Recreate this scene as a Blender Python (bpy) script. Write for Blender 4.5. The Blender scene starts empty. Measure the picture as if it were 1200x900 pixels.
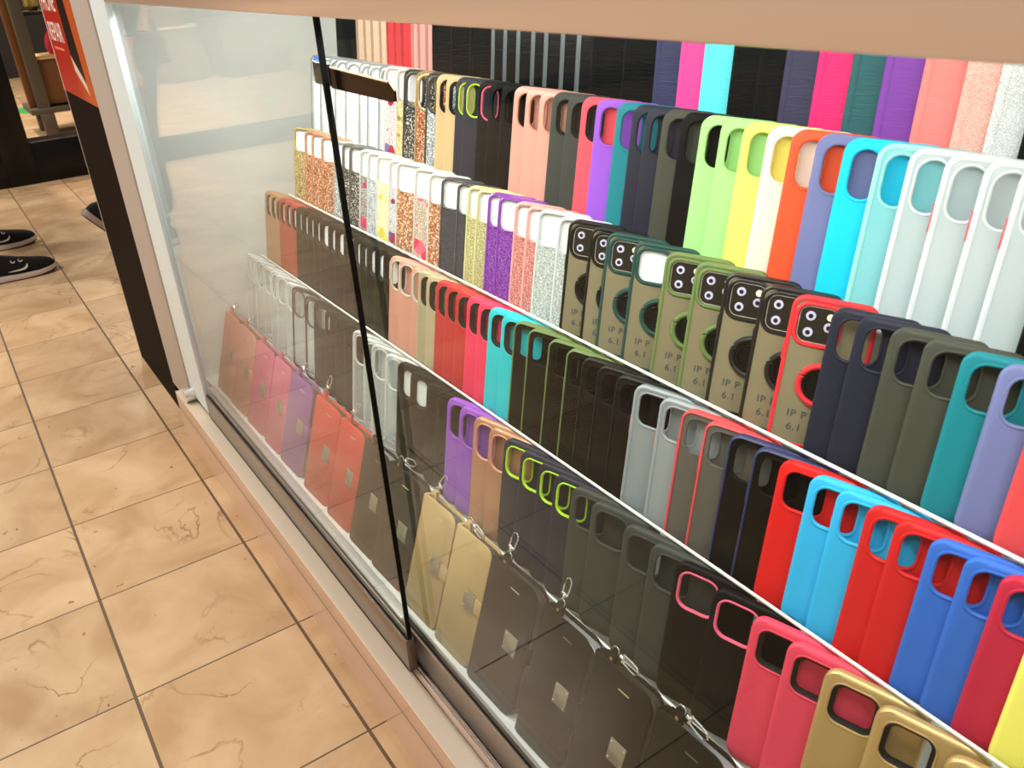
import bpy, bmesh, math, random
from mathutils import Matrix, Vector
rnd = random.Random(7)
C = bpy.context.scene.collection
CAM_Z = 1.05

# ------------------------------------------------------------------ colour + materials
def lin(c):
    return tuple((v/12.92 if v <= .04045 else ((v+.055)/1.055)**2.4) for v in [x/255 for x in c])

def rgba(c):
    return (*lin(c), 1)

MATS = {}
def nodes(m):
    m.use_nodes = True
    nt = m.node_tree
    return nt, nt.nodes, nt.links

def plain(name, c, rough=.5, metal=0., spec=.5, bump=None, coat=0., sheen=0.):
    """principled; bump = (scale, strength, kind)"""
    if name in MATS: return MATS[name]
    m = bpy.data.materials.new(name); nt, N, L = nodes(m)
    b = N['Principled BSDF']
    b.inputs['Base Color'].default_value = rgba(c)
    b.inputs['Roughness'].default_value = rough
    b.inputs['Metallic'].default_value = metal
    b.inputs['Specular IOR Level'].default_value = spec if sum(c) > 60 else spec*.45
    b.inputs['Coat Weight'].default_value = coat
    b.inputs['Sheen Weight'].default_value = sheen
    if bump:
        tc = N.new('ShaderNodeTexCoord')
        if bump[2] == 'noise':
            t = N.new('ShaderNodeTexNoise'); t.inputs['Scale'].default_value = bump[0]; t.inputs['Detail'].default_value = 3; o = t.outputs['Fac']
        elif bump[2] == 'cells':
            t = N.new('ShaderNodeTexVoronoi'); t.inputs['Scale'].default_value = bump[0]; o = t.outputs['Distance']
        elif bump[2] == 'wrinkle':
            mp = N.new('ShaderNodeMapping'); mp.inputs['Scale'].default_value = (1, 1, 5); L.new(tc.outputs['Object'], mp.inputs['Vector'])
            t = N.new('ShaderNodeTexNoise'); t.inputs['Scale'].default_value = bump[0]; t.inputs['Detail'].default_value = 4; t.inputs['Distortion'].default_value = 1.0; o = t.outputs['Fac']
            L.new(mp.outputs['Vector'], t.inputs['Vector'])
        else:
            t = N.new('ShaderNodeTexChecker'); t.inputs['Scale'].default_value = bump[0]; o = t.outputs['Fac']
        if bump[2] != 'wrinkle': L.new(tc.outputs['Object'], t.inputs['Vector'])
        bp = N.new('ShaderNodeBump'); bp.inputs['Strength'].default_value = bump[1]; bp.inputs['Distance'].default_value = .001
        L.new(o, bp.inputs['Height']); L.new(bp.outputs['Normal'], b.inputs['Normal'])
    MATS[name] = m
    return m

def see_through(name, c, alpha, rough=.3, edge=0., tint=None, spec=.5):
    """frosted / clear plastic: part transparent, part plastic; edge raises the plastic share at grazing angles"""
    if name in MATS: return MATS[name]
    m = bpy.data.materials.new(name); nt, N, L = nodes(m)
    b = N['Principled BSDF']; out = N['Material Output']
    b.inputs['Base Color'].default_value = rgba(c); b.inputs['Roughness'].default_value = rough; b.inputs['Specular IOR Level'].default_value = spec
    t = N.new('ShaderNodeBsdfTransparent'); t.inputs['Color'].default_value = rgba(tint or (255, 255, 255))
    mx = N.new('ShaderNodeMixShader')
    if edge:
        lw = N.new('ShaderNodeLayerWeight'); lw.inputs['Blend'].default_value = .35
        ma = N.new('ShaderNodeMath'); ma.operation = 'MULTIPLY_ADD'; ma.use_clamp = True
        ma.inputs[1].default_value = edge; ma.inputs[2].default_value = alpha
        L.new(lw.outputs['Facing'], ma.inputs[0]); L.new(ma.outputs[0], mx.inputs[0])
    else:
        mx.inputs[0].default_value = alpha
    L.new(t.outputs[0], mx.inputs[1]); L.new(b.outputs[0], mx.inputs[2]); L.new(mx.outputs[0], out.inputs['Surface'])
    MATS[name] = m
    return m

def glitter(name, cols, scale=520, metal=.35, rough=.4):
    if name in MATS: return MATS[name]
    m = bpy.data.materials.new(name); nt, N, L = nodes(m); b = N['Principled BSDF']
    tc = N.new('ShaderNodeTexCoord'); v = N.new('ShaderNodeTexVoronoi'); v.inputs['Scale'].default_value = scale
    L.new(tc.outputs['Object'], v.inputs['Vector'])
    sep = N.new('ShaderNodeSeparateColor'); L.new(v.outputs['Color'], sep.inputs[0])
    r = N.new('ShaderNodeValToRGB'); r.color_ramp.interpolation = 'CONSTANT'
    el = r.color_ramp.elements
    while len(el) > 1: el.remove(el[-1])
    el[0].position = 0; el[0].color = rgba(cols[0])
    for i, c in enumerate(cols[1:]):
        e = el.new((i+1)/len(cols)); e.color = rgba(c)
    L.new(sep.outputs[0], r.inputs[0]); L.new(r.outputs[0], b.inputs['Base Color'])
    b.inputs['Metallic'].default_value = metal; b.inputs['Roughness'].default_value = rough
    nm = N.new('ShaderNodeBump'); nm.inputs['Strength'].default_value = .5; nm.inputs['Distance'].default_value = .001
    L.new(sep.outputs[1], nm.inputs['Height']); L.new(nm.outputs[0], b.inputs['Normal'])
    MATS[name] = m
    return m

def floral(name, base, spots, scale=45, fleck=700):
    """dried-flower panel: flecks with round coloured petals"""
    if name in MATS: return MATS[name]
    m = bpy.data.materials.new(name); nt, N, L = nodes(m); b = N['Principled BSDF']
    tc = N.new('ShaderNodeTexCoord')
    f = N.new('ShaderNodeTexVoronoi'); f.inputs['Scale'].default_value = fleck; L.new(tc.outputs['Object'], f.inputs['Vector'])
    sf = N.new('ShaderNodeSeparateColor'); L.new(f.outputs['Color'], sf.inputs[0])
    r = N.new('ShaderNodeValToRGB'); r.color_ramp.interpolation = 'CONSTANT'; el = r.color_ramp.elements
    while len(el) > 1: el.remove(el[-1])
    el[0].color = rgba(base[0])
    for i, c in enumerate(base[1:]): el.new((i+1)/len(base)).color = rgba(c)
    L.new(sf.outputs[0], r.inputs[0])
    v = N.new('ShaderNodeTexVoronoi'); v.inputs['Scale'].default_value = scale; L.new(tc.outputs['Object'], v.inputs['Vector'])
    sv = N.new('ShaderNodeSeparateColor'); L.new(v.outputs['Color'], sv.inputs[0])
    r2 = N.new('ShaderNodeValToRGB'); r2.color_ramp.interpolation = 'CONSTANT'; el = r2.color_ramp.elements
    while len(el) > 1: el.remove(el[-1])
    el[0].color = rgba(spots[0])
    for i, c in enumerate(spots[1:]): el.new((i+1)/len(spots)).color = rgba(c)
    L.new(sv.outputs[0], r2.inputs[0])
    lt = N.new('ShaderNodeMath'); lt.operation = 'LESS_THAN'; lt.inputs[1].default_value = .42; L.new(v.outputs['Distance'], lt.inputs[0])
    mx = N.new('ShaderNodeMix'); mx.data_type = 'RGBA'
    L.new(lt.outputs[0], mx.inputs[0]); L.new(r.outputs[0], mx.inputs[6]); L.new(r2.outputs[0], mx.inputs[7])
    L.new(mx.outputs[2], b.inputs['Base Color']); b.inputs['Roughness'].default_value = .25
    MATS[name] = m
    return m

def glass_mat(name, tint=(255, 255, 255), boost=1.0):
    """thin clear sheet: transparent + mirror by the angle of view, the same on both faces"""
    if name in MATS: return MATS[name]
    m = bpy.data.materials.new(name); nt, N, L = nodes(m); N.remove(N['Principled BSDF']); out = N['Material Output']
    lw = N.new('ShaderNodeLayerWeight'); lw.inputs['Blend'].default_value = .5      # facing = 1 - cos, alike on both faces
    pw = N.new('ShaderNodeMath'); pw.operation = 'POWER'; pw.inputs[1].default_value = 5.3; L.new(lw.outputs['Facing'], pw.inputs[0])
    sc = N.new('ShaderNodeMath'); sc.operation = 'MULTIPLY_ADD'; sc.use_clamp = True; sc.inputs[1].default_value = boost; sc.inputs[2].default_value = .006*boost; L.new(pw.outputs[0], sc.inputs[0])
    t = N.new('ShaderNodeBsdfTransparent'); t.inputs['Color'].default_value = rgba(tint)
    gl = N.new('ShaderNodeBsdfGlossy'); gl.inputs['Roughness'].default_value = 0.0
    mx = N.new('ShaderNodeMixShader'); L.new(sc.outputs[0], mx.inputs[0]); L.new(t.outputs[0], mx.inputs[1]); L.new(gl.outputs[0], mx.inputs[2])
    L.new(mx.outputs[0], out.inputs['Surface'])
    MATS[name] = m
    return m

def floor_mat():
    m = bpy.data.materials.new('marble_tile'); nt, N, L = nodes(m); b = N['Principled BSDF']
    tc = N.new('ShaderNodeTexCoord'); sp = N.new('ShaderNodeSeparateXYZ'); L.new(tc.outputs['Object'], sp.inputs[0])
    def M(op, a, bb=None, cc=None, clamp=False):
        n = N.new('ShaderNodeMath'); n.operation = op; n.use_clamp = clamp
        for i, v in enumerate((a, bb, cc)):
            if v is None: continue
            if isinstance(v, (int, float)): n.inputs[i].default_value = v
            else: L.new(v, n.inputs[i])
        return n.outputs[0]
    def cell(axis, phase, pitch):
        u = M('DIVIDE', M('SUBTRACT', sp.outputs[axis], phase), pitch)
        fl = M('FLOOR', u); fr = M('SUBTRACT', u, fl)
        d = M('MULTIPLY', M('MINIMUM', fr, M('SUBTRACT', 1.0, fr)), pitch)
        return fl, d
    ix, dx = cell(0, -1.198, .2925)
    iy, dy = cell(1, .0035, .2782)
    gx = M('LESS_THAN', dx, .0016); gy = M('LESS_THAN', dy, .0027)
    gr = M('MAXIMUM', gx, gy)
    cb = N.new('ShaderNodeCombineXYZ'); L.new(ix, cb.inputs[0]); L.new(iy, cb.inputs[1])
    wn = N.new('ShaderNodeTexWhiteNoise'); wn.noise_dimensions = '3D'; L.new(cb.outputs[0], wn.inputs['Vector'])
    # every slab has its own veins: shift the noise per tile
    off = N.new('ShaderNodeVectorMath'); off.operation = 'SCALE'; L.new(wn.outputs['Color'], off.inputs[0]); off.inputs[3].default_value = 9.0
    add = N.new('ShaderNodeVectorMath'); L.new(tc.outputs['Object'], add.inputs[0]); L.new(off.outputs[0], add.inputs[1])
    n1 = N.new('ShaderNodeTexNoise'); n1.inputs['Scale'].default_value = 5; n1.inputs['Detail'].default_value = 6; n1.inputs['Distortion'].default_value = .8; L.new(add.outputs[0], n1.inputs['Vector'])
    n2 = N.new('ShaderNodeTexNoise'); n2.inputs['Scale'].default_value = 3.2; n2.inputs['Detail'].default_value = 6; n2.inputs['Roughness'].default_value = .5; n2.inputs['Distortion'].default_value = 1.0; L.new(add.outputs[0], n2.inputs['Vector'])
    vein = M('SUBTRACT', 1.0, M('MULTIPLY', M('ABSOLUTE', M('SUBTRACT', n2.outputs['Fac'], .5)), 110.0), clamp=True)
    n3 = N.new('ShaderNodeTexNoise'); n3.inputs['Scale'].default_value = 7; L.new(add.outputs[0], n3.inputs['Vector'])
    vein = M('MULTIPLY', vein, M('MULTIPLY_ADD', n3.outputs['Fac'], 4.0, -1.9, clamp=True))
    n4 = N.new('ShaderNodeTexNoise'); n4.inputs['Scale'].default_value = 42; n4.inputs['Detail'].default_value = 3; L.new(add.outputs[0], n4.inputs['Vector'])
    speck = M('MULTIPLY', M('GREATER_THAN', n4.outputs['Fac'], .735), .75)
    r = N.new('ShaderNodeValToRGB'); e = r.color_ramp.elements
    e[0].position = .3; e[0].color = rgba((190, 152, 112)); e[1].position = .72; e[1].color = rgba((226, 194, 155))
    L.new(n1.outputs['Fac'], r.inputs[0])
    hs = N.new('ShaderNodeHueSaturation'); L.new(r.outputs[0], hs.inputs['Color'])
    L.new(M('MULTIPLY_ADD', wn.outputs['Value'], .22, .88), hs.inputs['Value'])
    mv = N.new('ShaderNodeMix'); mv.data_type = 'RGBA'; L.new(M('MAXIMUM', M('MULTIPLY', vein, .8), speck), mv.inputs[0]); L.new(hs.outputs[0], mv.inputs[6]); mv.inputs[7].default_value = rgba((120, 84, 52))
    mg = N.new('ShaderNodeMix'); mg.data_type = 'RGBA'; L.new(gr, mg.inputs[0]); L.new(mv.outputs[2], mg.inputs[6]); mg.inputs[7].default_value = rgba((104, 84, 66))
    L.new(mg.outputs[2], b.inputs['Base Color'])
    L.new(M('MULTIPLY_ADD', gr, .4, .27), b.inputs['Roughness'])
    b.inputs['Specular IOR Level'].default_value = .34
    bp = N.new('ShaderNodeBump'); bp.inputs['Strength'].default_value = .12; bp.inputs['Distance'].default_value = .002
    L.new(M('SUBTRACT', 1.0, gr), bp.inputs['Height']); L.new(bp.outputs[0], b.inputs['Normal'])
    return m

def light_mat(name, c, strength):
    m = bpy.data.materials.new(name); nt, N, L = nodes(m); b = N['Principled BSDF']
    b.inputs['Base Color'].default_value = rgba(c); b.inputs['Emission Color'].default_value = rgba(c); b.inputs['Emission Strength'].default_value = strength
    return m

# ------------------------------------------------------------------ mesh building
class MB:
    def __init__(s): s.bm = bmesh.new()
    def loop(s, pts): return [s.bm.verts.new(p) for p in pts]
    def bridge(s, a, b, closed=True):
        n = len(a)
        for i in range(n if closed else n-1):
            j = (i+1) % n
            try: s.bm.faces.new((a[i], a[j], b[j], b[i]))
            except ValueError: pass
    def cap(s, l):
        try: s.bm.faces.new(l)
        except ValueError: pass
    def fill(s, loops):
        ed = []
        for l in loops:
            for i in range(len(l)):
                a, b = l[i], l[(i+1) % len(l)]
                e = s.bm.edges.get((a, b)) or s.bm.edges.new((a, b)); ed.append(e)
        bmesh.ops.triangle_fill(s.bm, use_beauty=True, use_dissolve=False, edges=ed)
    def box(s, x0, y0, z0, x1, y1, z1, bev=0):
        r = bmesh.ops.create_cube(s.bm, size=1)
        vs = r['verts']
        for v in vs: v.co = Vector(((x0+x1)/2+v.co.x*(x1-x0), (y0+y1)/2+v.co.y*(y1-y0), (z0+z1)/2+v.co.z*(z1-z0)))
        if bev:
            es = {e for v in vs for e in v.link_edges}
            bmesh.ops.bevel(s.bm, geom=list(es), offset=bev, segments=2, affect='EDGES', profile=.5)
        return s
    def stack(s, loops, cap0=True, cap1=True):
        L = [s.loop(l) for l in loops]
        for a, b in zip(L, L[1:]): s.bridge(a, b)
        if cap0: s.cap(L[0][::-1])
        if cap1: s.cap(L[-1])
        return L
    def tube(s, path, r, seg=8, closed=False):
        n = len(path); P = [Vector(p) for p in path]; rings = []
        for i, p in enumerate(P):
            if closed: t = P[(i+1) % n]-P[i-1]
            else: t = P[min(i+1, n-1)]-P[max(i-1, 0)]
            t.normalize()
            u = t.cross(Vector((0, 0, 1)) if abs(t.z) < .9 else Vector((1, 0, 0))).normalized(); w = t.cross(u)
            rr = r[i] if isinstance(r, (list, tuple)) else r
            rings.append(s.loop([p+(u*math.cos(a)+w*math.sin(a))*rr for a in [2*math.pi*k/seg for k in range(seg)]]))
        for a, b in zip(rings, rings[1:]): s.bridge(a, b)
        if closed: s.bridge(rings[-1], rings[0])
        else: s.cap(rings[0]); s.cap(rings[-1])
        return s
    def cyl(s, c, r, d, seg=20, r2=None):
        """disc lying in the xz plane, from y=c.y to c.y+d"""
        r2 = r if r2 is None else r2
        s.stack([[(c[0]+math.cos(a)*rr, y, c[2]+math.sin(a)*rr) for a in [2*math.pi*k/seg for k in range(seg)]] for rr, y in ((r, c[1]), (r2, c[1]+d))])
        return s
    def mesh(s, name, mat, smooth=40):
        bmesh.ops.recalc_face_normals(s.bm, faces=s.bm.faces[:])
        me = bpy.data.meshes.new(name); s.bm.to_mesh(me); s.bm.free()
        if mat: me.materials.append(mat)
        if smooth:
            me.polygons.foreach_set('use_smooth', [True]*len(me.polygons)); me.set_sharp_from_angle(angle=math.radians(smooth))
        return me

def link(name, me, parent=None):
    o = bpy.data.objects.new(name, me); C.objects.link(o)
    if parent: o.parent = parent
    return o
def thing(name, label, cat, loc=(0, 0, 0), group=None):
    o = bpy.data.objects.new(name, None); C.objects.link(o); o.location = loc; o.empty_display_size = .02
    o['label'] = label; o['category'] = cat
    if group: o['group'] = group
    return o
def tag(o, label, cat, group=None):
    o['label'] = label; o['category'] = cat
    if group: o['group'] = group
    return o
def struct(name, mb, mat, smooth=30):
    o = link(name, mb.mesh(name, mat, smooth)); o['kind'] = 'structure'; return o

def rr(x0, z0, x1, z1, r, y, n=5):
    """rounded rectangle in the xz plane at depth y"""
    r = max(1e-5, min(r, (x1-x0)/2-1e-5, (z1-z0)/2-1e-5)); out = []
    for cx, cz, a0 in ((x1-r, z0+r, -90), (x1-r, z1-r, 0), (x0+r, z1-r, 90), (x0+r, z0+r, 180)):
        for k in range(n+1):
            a = math.radians(a0+90*k/n); out.append((cx+r*math.cos(a), y, cz+r*math.sin(a)))
    return out

# ------------------------------------------------------------------ phone cases (local: x across, z up, y into the shelf)
W, H, D, RC = .083, .162, .0082, .0135
HOLES = {'pill': (.0085, .1105, .0325, .1535, .0118), 'square': (.0085, .1145, .0475, .1535, .0105), 'tall': (.0075, .106, .0375, .1545, .013),
         'band': (.0045, .112, .0785, .1570, .010), 'wide': (.0095, .1115, .0485, .1530, .012)}
def prof(ins, y): return rr(ins, ins, W-ins, H-ins, RC-ins, y)
SHELL = [(.0042, 0), (.0014, .0009), (.0002, .0028), (0, .0040), (0, D-.001), (.0006, D), (.0016, D), (.0021, D-.001), (.0021, .0018)]
def hole_loop(h, out, y):
    x0, z0, x1, z1, r = HOLES[h]; return rr(x0-out, z0-out, x1+out, z1+out, r+out, y)
MESH = {}
def cached(key, fn):
    if key not in MESH: MESH[key] = fn()
    return MESH[key]
def shell_mesh(hole, mat):
    def f():
        m = MB(); L = [m.loop(prof(*p)) for p in SHELL]
        for a, b in zip(L, L[1:]): m.bridge(a, b)
        if hole:
            h0, h1 = m.loop(hole_loop(hole, 0, 0)), m.loop(hole_loop(hole, 0, .0018))
            m.bridge(h0, h1); m.fill([L[0], h0]); m.fill([L[-1], h1])
        else:
            m.cap(L[0]); m.cap(L[-1])
        return m.mesh('shell', mat)
    return cached(('shell', hole, mat.name), f)
def frame_mesh(mat, w=.0042):
    def f():
        m = MB(); L = [m.loop(prof(*p)) for p in [(w+.0006, .0012), (w, -.0006), (.0024, -.0008), (.0006, .0006)] + SHELL[2:]]
        for a, b in zip(L, L[1:]): m.bridge(a, b)
        m.bridge(L[-1], L[0])
        return m.mesh('bumper_frame', mat)
    return cached(('frame', w, mat.name), f)
def panel_mesh(hole, mat, y0=.0002, y1=.0014, ins=.0032):
    def f():
        m = MB(); a, b = m.loop(prof(ins, y0)), m.loop(prof(ins, y1)); m.bridge(a, b)
        if hole:
            h0, h1 = m.loop(hole_loop(hole, 0, y0)), m.loop(hole_loop(hole, 0, y1)); m.bridge(h0, h1); m.fill([a, h0]); m.fill([b, h1])
        else: m.cap(a); m.cap(b)
        return m.mesh('back_panel', mat)
    return cached(('panel', hole, mat.name, y0, ins), f)
def ring_mesh(hole, mat, w=.0026, bump=.0010):
    def f():
        m = MB(); P = [(w, .0003), (w*.85, -bump*.6), (w*.5, -bump), (.0004, -bump*.8), (-.0004, 0), (-.0004, .0022), (w, .0022)]
        L = [m.loop(hole_loop(hole, *p)) for p in P]
        for a, b in zip(L, L[1:]): m.bridge(a, b)
        m.bridge(L[-1], L[0])
        return m.mesh('camera_ring', mat)
    return cached(('ring', hole, mat.name, w, bump), f)
def lining_mesh(hole, mat, w=.0042):
    def f():
        m = MB(); P = [(.0003, .0005), (-.0006, .0004), (-w*.55, .0022), (-w, .0030), (-w, .0044), (.0003, .0044)]
        L = [m.loop(hole_loop(hole, *p)) for p in P]
        for a, b in zip(L, L[1:]): m.bridge(a, b)
        m.bridge(L[-1], L[0])
        return m.mesh('camera_lining', mat)
    return cached(('lining', hole, mat.name, w), f)
def button_mesh(mat, z0=.098, z1=.122):
    return cached(('button', mat.name, z0), lambda: MB().box(-.0011, .0022, z0, .0012, .0058, z1, .0007).mesh('side_button', mat))
def card_mesh(mat):
    def f():
        m = MB(); m.stack([rr(.004, .006, W-.004, H-.0035, .010, y) for y in (.0052, .0074)]); return m.mesh('insert_card', mat)
    return cached(('card', mat.name), f)

RUB = dict(rough=.55, spec=.28)
PAL = dict(  # colour of the plastic itself
 navy=(32, 34, 50), black=(9, 8, 8), grey=(58, 61, 56), olive_grey=(66, 67, 57), coral=(238, 82, 96), purple=(150, 84, 205), teal=(20, 124, 136),
 green=(166, 226, 138), yellow=(250, 238, 112), cream=(246, 226, 206), orange=(240, 84, 46), lavender=(112, 118, 166), cyan=(10, 200, 240), gold_plain=(204, 176, 130),
 rose=(224, 162, 146), tan=(176, 134, 100), brick=(168, 62, 50), red=(218, 28, 28), sky=(52, 176, 232), dark_red=(204, 32, 34), blue=(54, 104, 196), crimson=(190, 38, 66),
 pink=(234, 70, 96), hot_pink=(242, 52, 94), leather_red=(196, 46, 46), turquoise=(30, 196, 206), purple_low=(150, 80, 190), copper=(198, 142, 108), gold=(172, 142, 92),
 coral_red=(222, 74, 78), dark_green=(32, 70, 64), olive=(104, 124, 70), rim_red=(224, 48, 56), lime=(178, 226, 40), pinkring=(236, 96, 128))
def P(k, **kw):
    a = dict(RUB); a.update(kw); return plain('silicone_'+k, PAL[k], **a)
BLACK = plain('black_rubber', (20, 18, 17), rough=.45)
INNER = plain('dark_lining', (20, 17, 15), rough=.6)
FOAM = plain('white_foam', (246, 248, 248), rough=.8)
CLEAR = see_through('clear_plastic', (228, 234, 236), .10, rough=.12, edge=.45)
CLEARRIM = see_through('clear_plastic_rim', (250, 250, 246), .36, rough=.2, edge=.45)
SMOKE = see_through('smoky_plastic', (20, 18, 15), .94, rough=.45, spec=.12)
SMOKE_GREY = see_through('smoky_grey_plastic', (108, 102, 94), .62, rough=.3)
SMOKE_OLIVE = see_through('smoky_olive_plastic', (142, 130, 102), .86, rough=.35)
EDGEGREY = see_through('clear_edge_grey', (128, 132, 128), .5, rough=.15, edge=.3)
FROST = see_through('frosted_plastic', (222, 232, 236), .46, rough=.4, edge=.15)
FROST_GREY = see_through('frosted_grey_plastic', (170, 176, 178), .55, rough=.4, edge=.15)
AQUA = see_through('frosted_aqua_plastic', (150, 226, 232), .62, rough=.4, edge=.2)
GREYRIM = see_through('frosted_grey_rim', (168, 174, 178), .7, rough=.35)
FROSTRIM = see_through('frosted_rim', (236, 242, 244), .72, rough=.35)
AQUARIM = see_through('frosted_aqua_rim', (168, 236, 232), .8, rough=.35)
REDBTN = see_through('red_button', (226, 96, 104), .8, rough=.4)
CHROME = plain('chrome', (236, 234, 230), rough=.2, metal=.75)
LENSGLASS = plain('lens_glass', (24, 20, 44), rough=.06, spec=.9, coat=.6)
LENSRING = plain('lens_ring', (206, 200, 226), rough=.35)
FLASH = plain('flash_disc', (246, 244, 220), rough=.3)
PLATE = plain('lens_plate_black', (40, 34, 28), rough=.25)
PRINT = plain('grey_print', (74, 76, 72), rough=.6)
BLUE_INK = plain('blue_print', (40, 110, 220), rough=.5)

def lens_mesh(cx, cz):
    m = MB(); m.cyl((cx, -.0012, cz), .0047, .003); return m
def text_mesh(txt, size, mat, spacing=1.05, bold=.022):
    cu = bpy.data.curves.new('printed_text', 'FONT'); cu.body = txt; cu.size = size; cu.extrude = .00008; cu.space_character = spacing; cu.offset = size*bold
    o = bpy.data.objects.new('printed_text', cu); C.objects.link(o)
    dg = bpy.context.evaluated_depsgraph_get(); me = bpy.data.meshes.new_from_object(o.evaluated_get(dg))
    bpy.data.objects.remove(o); bpy.data.curves.remove(cu)
    me.name = 'printed_text'; me.materials.clear(); me.materials.append(mat)
    me.transform(Matrix.Rotation(math.radians(90), 4, 'X'))
    return me

def build_parts(root, spec):
    """adds the parts of one case to its root"""
    k = spec['k']
    def part(name, me, par=None): return link(name, me, par or root)
    if k in ('plain', 'lined', 'ringed'):
        h = spec['hole']; s = part('shell', shell_mesh(h, spec['m']))
        if k == 'lined': part('camera_lining', lining_mesh(h, INNER, spec.get('lw', .0042)))
        if k != 'lined': part('camera_ring', ring_mesh(h, spec.get('ring', spec['m']), spec.get('rw', .0026), spec.get('rb', .0011)))
        else: part('camera_ring', ring_mesh(h, spec['m'], .0016, .0007))
        if k == 'ringed' and spec.get('card'): part('insert_card', card_mesh(FOAM))
        if k != 'ringed' and spec.get('card'): part('insert_card', card_mesh(FOAM))
    elif k == 'frost':
        part('shell', shell_mesh(spec['hole'], spec['m'])); part('camera_ring', ring_mesh(spec['hole'], spec['rim'], .002, .0009)); part('bumper_frame', frame_mesh(spec['rim'], .0046))
        if spec.get('btn'): part('side_button', button_mesh(REDBTN))
    elif k == 'clear':
        part('shell', shell_mesh(spec['hole'], CLEAR)); part('bumper_frame', frame_mesh(spec.get('rim', CLEARRIM), spec.get('fw', .0034))); part('camera_ring', ring_mesh(spec['hole'], spec.get('rim', CLEARRIM), .0020, .0009))
        if spec.get('card'): part('insert_card', card_mesh(FOAM))
        if spec.get('tag'):
            part('paper_label', cached('label', lambda: MB().box(.010, -.0014, .147, .062, -.0009, .1585).mesh('paper_label', BLUE_INK, 0)))
    elif k == 'glit':
        part('back_panel', panel_mesh('band', spec['m'])); part('bumper_frame', frame_mesh(spec['rim'])); part('camera_ring', ring_mesh('band', spec['rim'], .002, .0009)); part('insert_card', card_mesh(FOAM))
    elif k == 'glitring':
        part('back_panel', panel_mesh('tall', spec['m'])); part('bumper_frame', frame_mesh(spec['rim'])); part('camera_ring', ring_mesh('tall', spec['rim'], .005, .0009))
    elif k == 'rim':
        part('back_panel', panel_mesh(spec['hole'], spec['m'])); part('bumper_frame', frame_mesh(spec['rim'], .0030)); part('camera_ring', ring_mesh(spec['hole'], spec['m'], .0014, .0007)); part('side_button', button_mesh(spec['rim']))
    elif k == 'ringcase':
        part('back_panel', panel_mesh('square', SMOKE_OLIVE)); part('bumper_frame', frame_mesh(spec['rim'], .0044)); part('camera_ring', ring_mesh('square', spec['rim'], .0040, .0018))
        part('side_button', button_mesh(spec['rim'], .092, .112))
        x0, z0, x1, z1, r = HOLES['square']
        if spec.get('lens', True):
            def pm():
                m = MB(); m.stack([rr(x0+.0018, z0+.0012, x1-.0012, z1-.0012, r-.0015, y) for y in (.0004, .0030)]); return m.mesh('lens_plate', PLATE)
            lp = part('lens_plate', cached('lens_plate', pm))
            part('plate_edge', cached('plate_edge', lambda: MB().tube(rr(x0+.0013, z0+.0012, x1-.0010, z1-.0012, r-.0014, .0004), .00035, 6, True).mesh('plate_edge', plain('plate_edge_grey', (190, 184, 170), rough=.4))))
            for cx, cz in ((x0+.0118, z1-.0105), (x0+.0118, z0+.0115), (x1-.0085, (z0+z1)/2)):
                ln = part('lens', cached(('lens', cx, cz), lambda: lens_mesh(cx, cz).mesh('lens', LENSRING)), lp)
                part('lens_glass', cached(('lensg', cx, cz), lambda: MB().cyl((cx, -.0017, cz), .0024, .001).mesh('lens_glass', LENSGLASS)), lp)
            part('flash', cached('flash', lambda: MB().cyl((x1-.0085, -.0010, z1-.0090), .0036, .002).mesh('flash', FLASH)), lp)
        else: part('insert_card', card_mesh(FOAM))
        cx, cz = W/2+.001, .073
        def torus(R0, r0, y, mat, nm):
            return MB().tube([(cx+R0*math.cos(a), y, cz+R0*math.sin(a)) for a in [2*math.pi*i/36 for i in range(36)]], r0, 8, True).mesh(nm, mat)
        fr = part('finger_ring', cached(('fr', spec['rim'].name), lambda: torus(.0208, .0032, -.0018, spec['rim'], 'finger_ring')))
        part('ring_hub', cached('hub', lambda: MB().cyl((cx, -.0022, cz), .0186, .0022, 32).mesh('ring_hub', BLACK)), fr)
        part('ring_band', cached('band', lambda: torus(.0140, .0010, -.0030, plain('dark_chrome', (70, 60, 52), rough=.2, metal=1), 'ring_band')), fr)
        for i, (tx, tz, sz) in enumerate((('IP P', .0335, .0112), ('6.1', .0185, .0112))):
            o = part('printed_text', cached(('txt', tx), lambda: text_mesh(tx, sz, PRINT, 1.15))); o.location = (.0165 if i == 0 else .0185, .0000, tz)

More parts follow.
